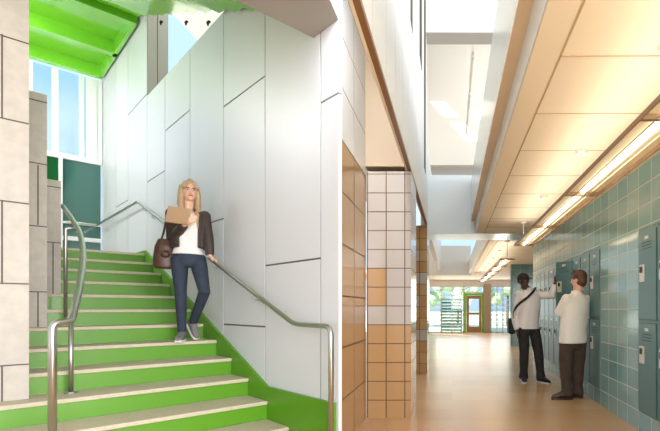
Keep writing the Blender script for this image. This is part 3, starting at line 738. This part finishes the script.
MB().extrude([wc+Z*.04+hf*(.075+.115*math.sin(math.pi*i/10)*1.0)+hl*.075*math.cos(math.pi*i/10)-Z*.018*math.sin(math.pi*i/10) for i in range(11)], Z*.012).build('brim', SK['cap'], cp)
MB().rings([(wc-Z*.03-hf*.02, .078, .09), (wc+Z*.03-hf*.02, .082, .098)], hl, hf).build('hair', SK['blackhair'], m1, smooth=True)
def shirt(m, parent, shc, che, hipc, f, l, arms, hem, wid=1.0, collar=True):
    b = MB(); b.rings([(shc+Z*.055, .075, .065), (shc+Z*.015, .155*wid, .095), (shc-Z*.05, .205*wid, .125), (che-Z*.05, .205*wid, .148), (hipc+Z*.15, .195*wid, .145), (hipc+Z*hem, .20*wid, .148)], l, f, 24)
    for a in arms: arm(b, *a, (.072, .064, .050))
    o = b.build('shirt', m, parent, remesh=.010)
    MB().rings([(shc+Z*.03, .082, .075), (shc+Z*.085, .068, .066)], l, f, 20).build('collar', m, o, smooth=True)
    return o
cut = lambda e, w, d: w-(w-e).normalized()*d
sh = shirt(SK['shirt'], m1, shc, che, hipc, f, l, ((shR, elR, cut(elR, wrR, .02)), (shL, elL, cut(elL, wrL, .02))), -.03, .95)
MB().tube([shc+Z*.04+f*.10, hipc+f*.15], .006, 6).build('button_placket', SK['tee'], sh)
def trousers(m, parent, hipc, f, l, legs, r):
    b = MB(); b.rings([(hipc+Z*.10, .155, .11), (hipc, .175, .125), (hipc-Z*.08, .17, .122), (hipc-Z*.12, .12, .09)], l, f)
    for g_ in legs: leg(b, *g_, r)
    return b.build('trousers', m, parent, remesh=.010)
trousers(SK['blackj'], m1, hipc, f, l, ((hr, kr, fR+Z*.06), (hlf, kl, fL+Z*.06)), (.098, .080, .078, .082))
shoe(fR, Vector((-.05, -1, 0)), .27, m1, SK['bshoe'], SK['sole']); shoe(fL, Vector((.55, -.83, 0)), .27, m1, SK['bshoe'], SK['sole'])
bc = J(511.5, 326, Y1+.12)
sb = thing('shoulder_bag', 'black shoulder bag with a wide strap slung across the young man', 'bag', bc-Z*.12)
MB().box(bc-Vector((.06, .13, .13)), bc+Vector((.05, .13, .13))).build('body', SK['bag'], sb, bevel=.03)
P = [bc+Z*.1+Vector((.02, -.12, 0)), J(513.5, 312, Y1-.12), J(519, 304, Y1-.185), J(528, 297, Y1-.18), J(535, 289.5, Y1-.14), shc+l*.10+Z*.075, shc+l*.02-f*.14-Z*.05, hipc-l*.16-f*.10+Z*.17, bc+Z*.1+Vector((.0, .10, 0))]
MB().tube(smooth_path(P, 6), .020, 8, flat=.35, side=Z).build('strap', SK['bag'], sb, smooth=True)

# ---- man leaning on the lockers, seen from behind
Y2 = 6.11
m2 = thing('person', 'man in cream shirt and brown trousers seen from behind, arms folded, leaning by the lockers', 'person', J(572, 399, Y2))
f, l = frame((-.55, .83)); hf, hl = frame((-.72, .69))
fL_, fR_ = J(567, 399, Y2-.02), J(577.5, 397, Y2+.10); fL_.z = fR_.z = 0
wc = J(578.5, 280, Y2); hipc = J(573, 340, Y2); shc = J(576.5, 297, Y2); che = J(575.5, 308, Y2)
hr, hlf = hipc+Vector((.09, .03, 0)), hipc-Vector((.09, .03, 0))
ar, al = fR_+Z*.09, fL_+Z*.09
kr, kl = hr.lerp(ar, .5)+f*.01, hlf.lerp(al, .5)+f*.02
shR, shL = shc-l*.19-Z*.035, shc+l*.19-Z*.035
elL = J(559.0, 312, Y2-.02); wrL = J(566, 308, Y2+.26)
elR = J(590.5, 317, Y2+.14); wrR = J(570, 312, Y2+.30)
b = limb_man(wc, hf, shc, che, hipc, f, l, ((shR, elR, wrR), (shL, elL, wrL)), ((hr, kr, ar), (hlf, kl, al)), 'fair')
hand(b, wrR, Vector((-.9, .1, .2)), Vector((.2, -.9, 0)), Z, .18, .3); hand(b, wrL, Vector((.9, .2, 0)), Vector((0, -.9, 0)), Z, .18, .3)
b.build('body', SK['fair'], m2, remesh=.0075, sm_it=3)
face(wc, hf, m2, .235)
b = MB(); A = (hl, hf, Z)
b.ball(wc+Z*.045-hf*.018, (.090, .106, .094), A, 20); b.ball(wc-Z*.015-hf*.045, (.080, .075, .085), A, 18); b.tube([wc+Z*.11+hf*.03+hl*.04, wc+Z*.10+hf*.085, wc+Z*.085+hf*.08-hl*.05], [.03, .03, .02], 10)
b.build('hair', SK['brown'], m2, remesh=.008)
shirt(SK['shirt2'], m2, shc, che, hipc, f, l, ((shR, elR, cut(elR, wrR, .02)), (shL, elL, cut(elL, wrL, .02))), -.04, 1.1)
trousers(SK['brownp'], m2, hipc, f, l, ((hr, kr, fR_+Z*.05), (hlf, kl, fL_+Z*.05)), (.104, .088, .082, .086))
shoe(fL_, Vector((-.93, -.1, 0)), .29, m2, SK['brshoe'], SK['brshoe']); shoe(fR_, Vector((-.75, .5, 0)), .28, m2, SK['brshoe'], SK['brshoe'])

for o in list(bpy.data.objects):
    if '_base' in o: del o['_base']
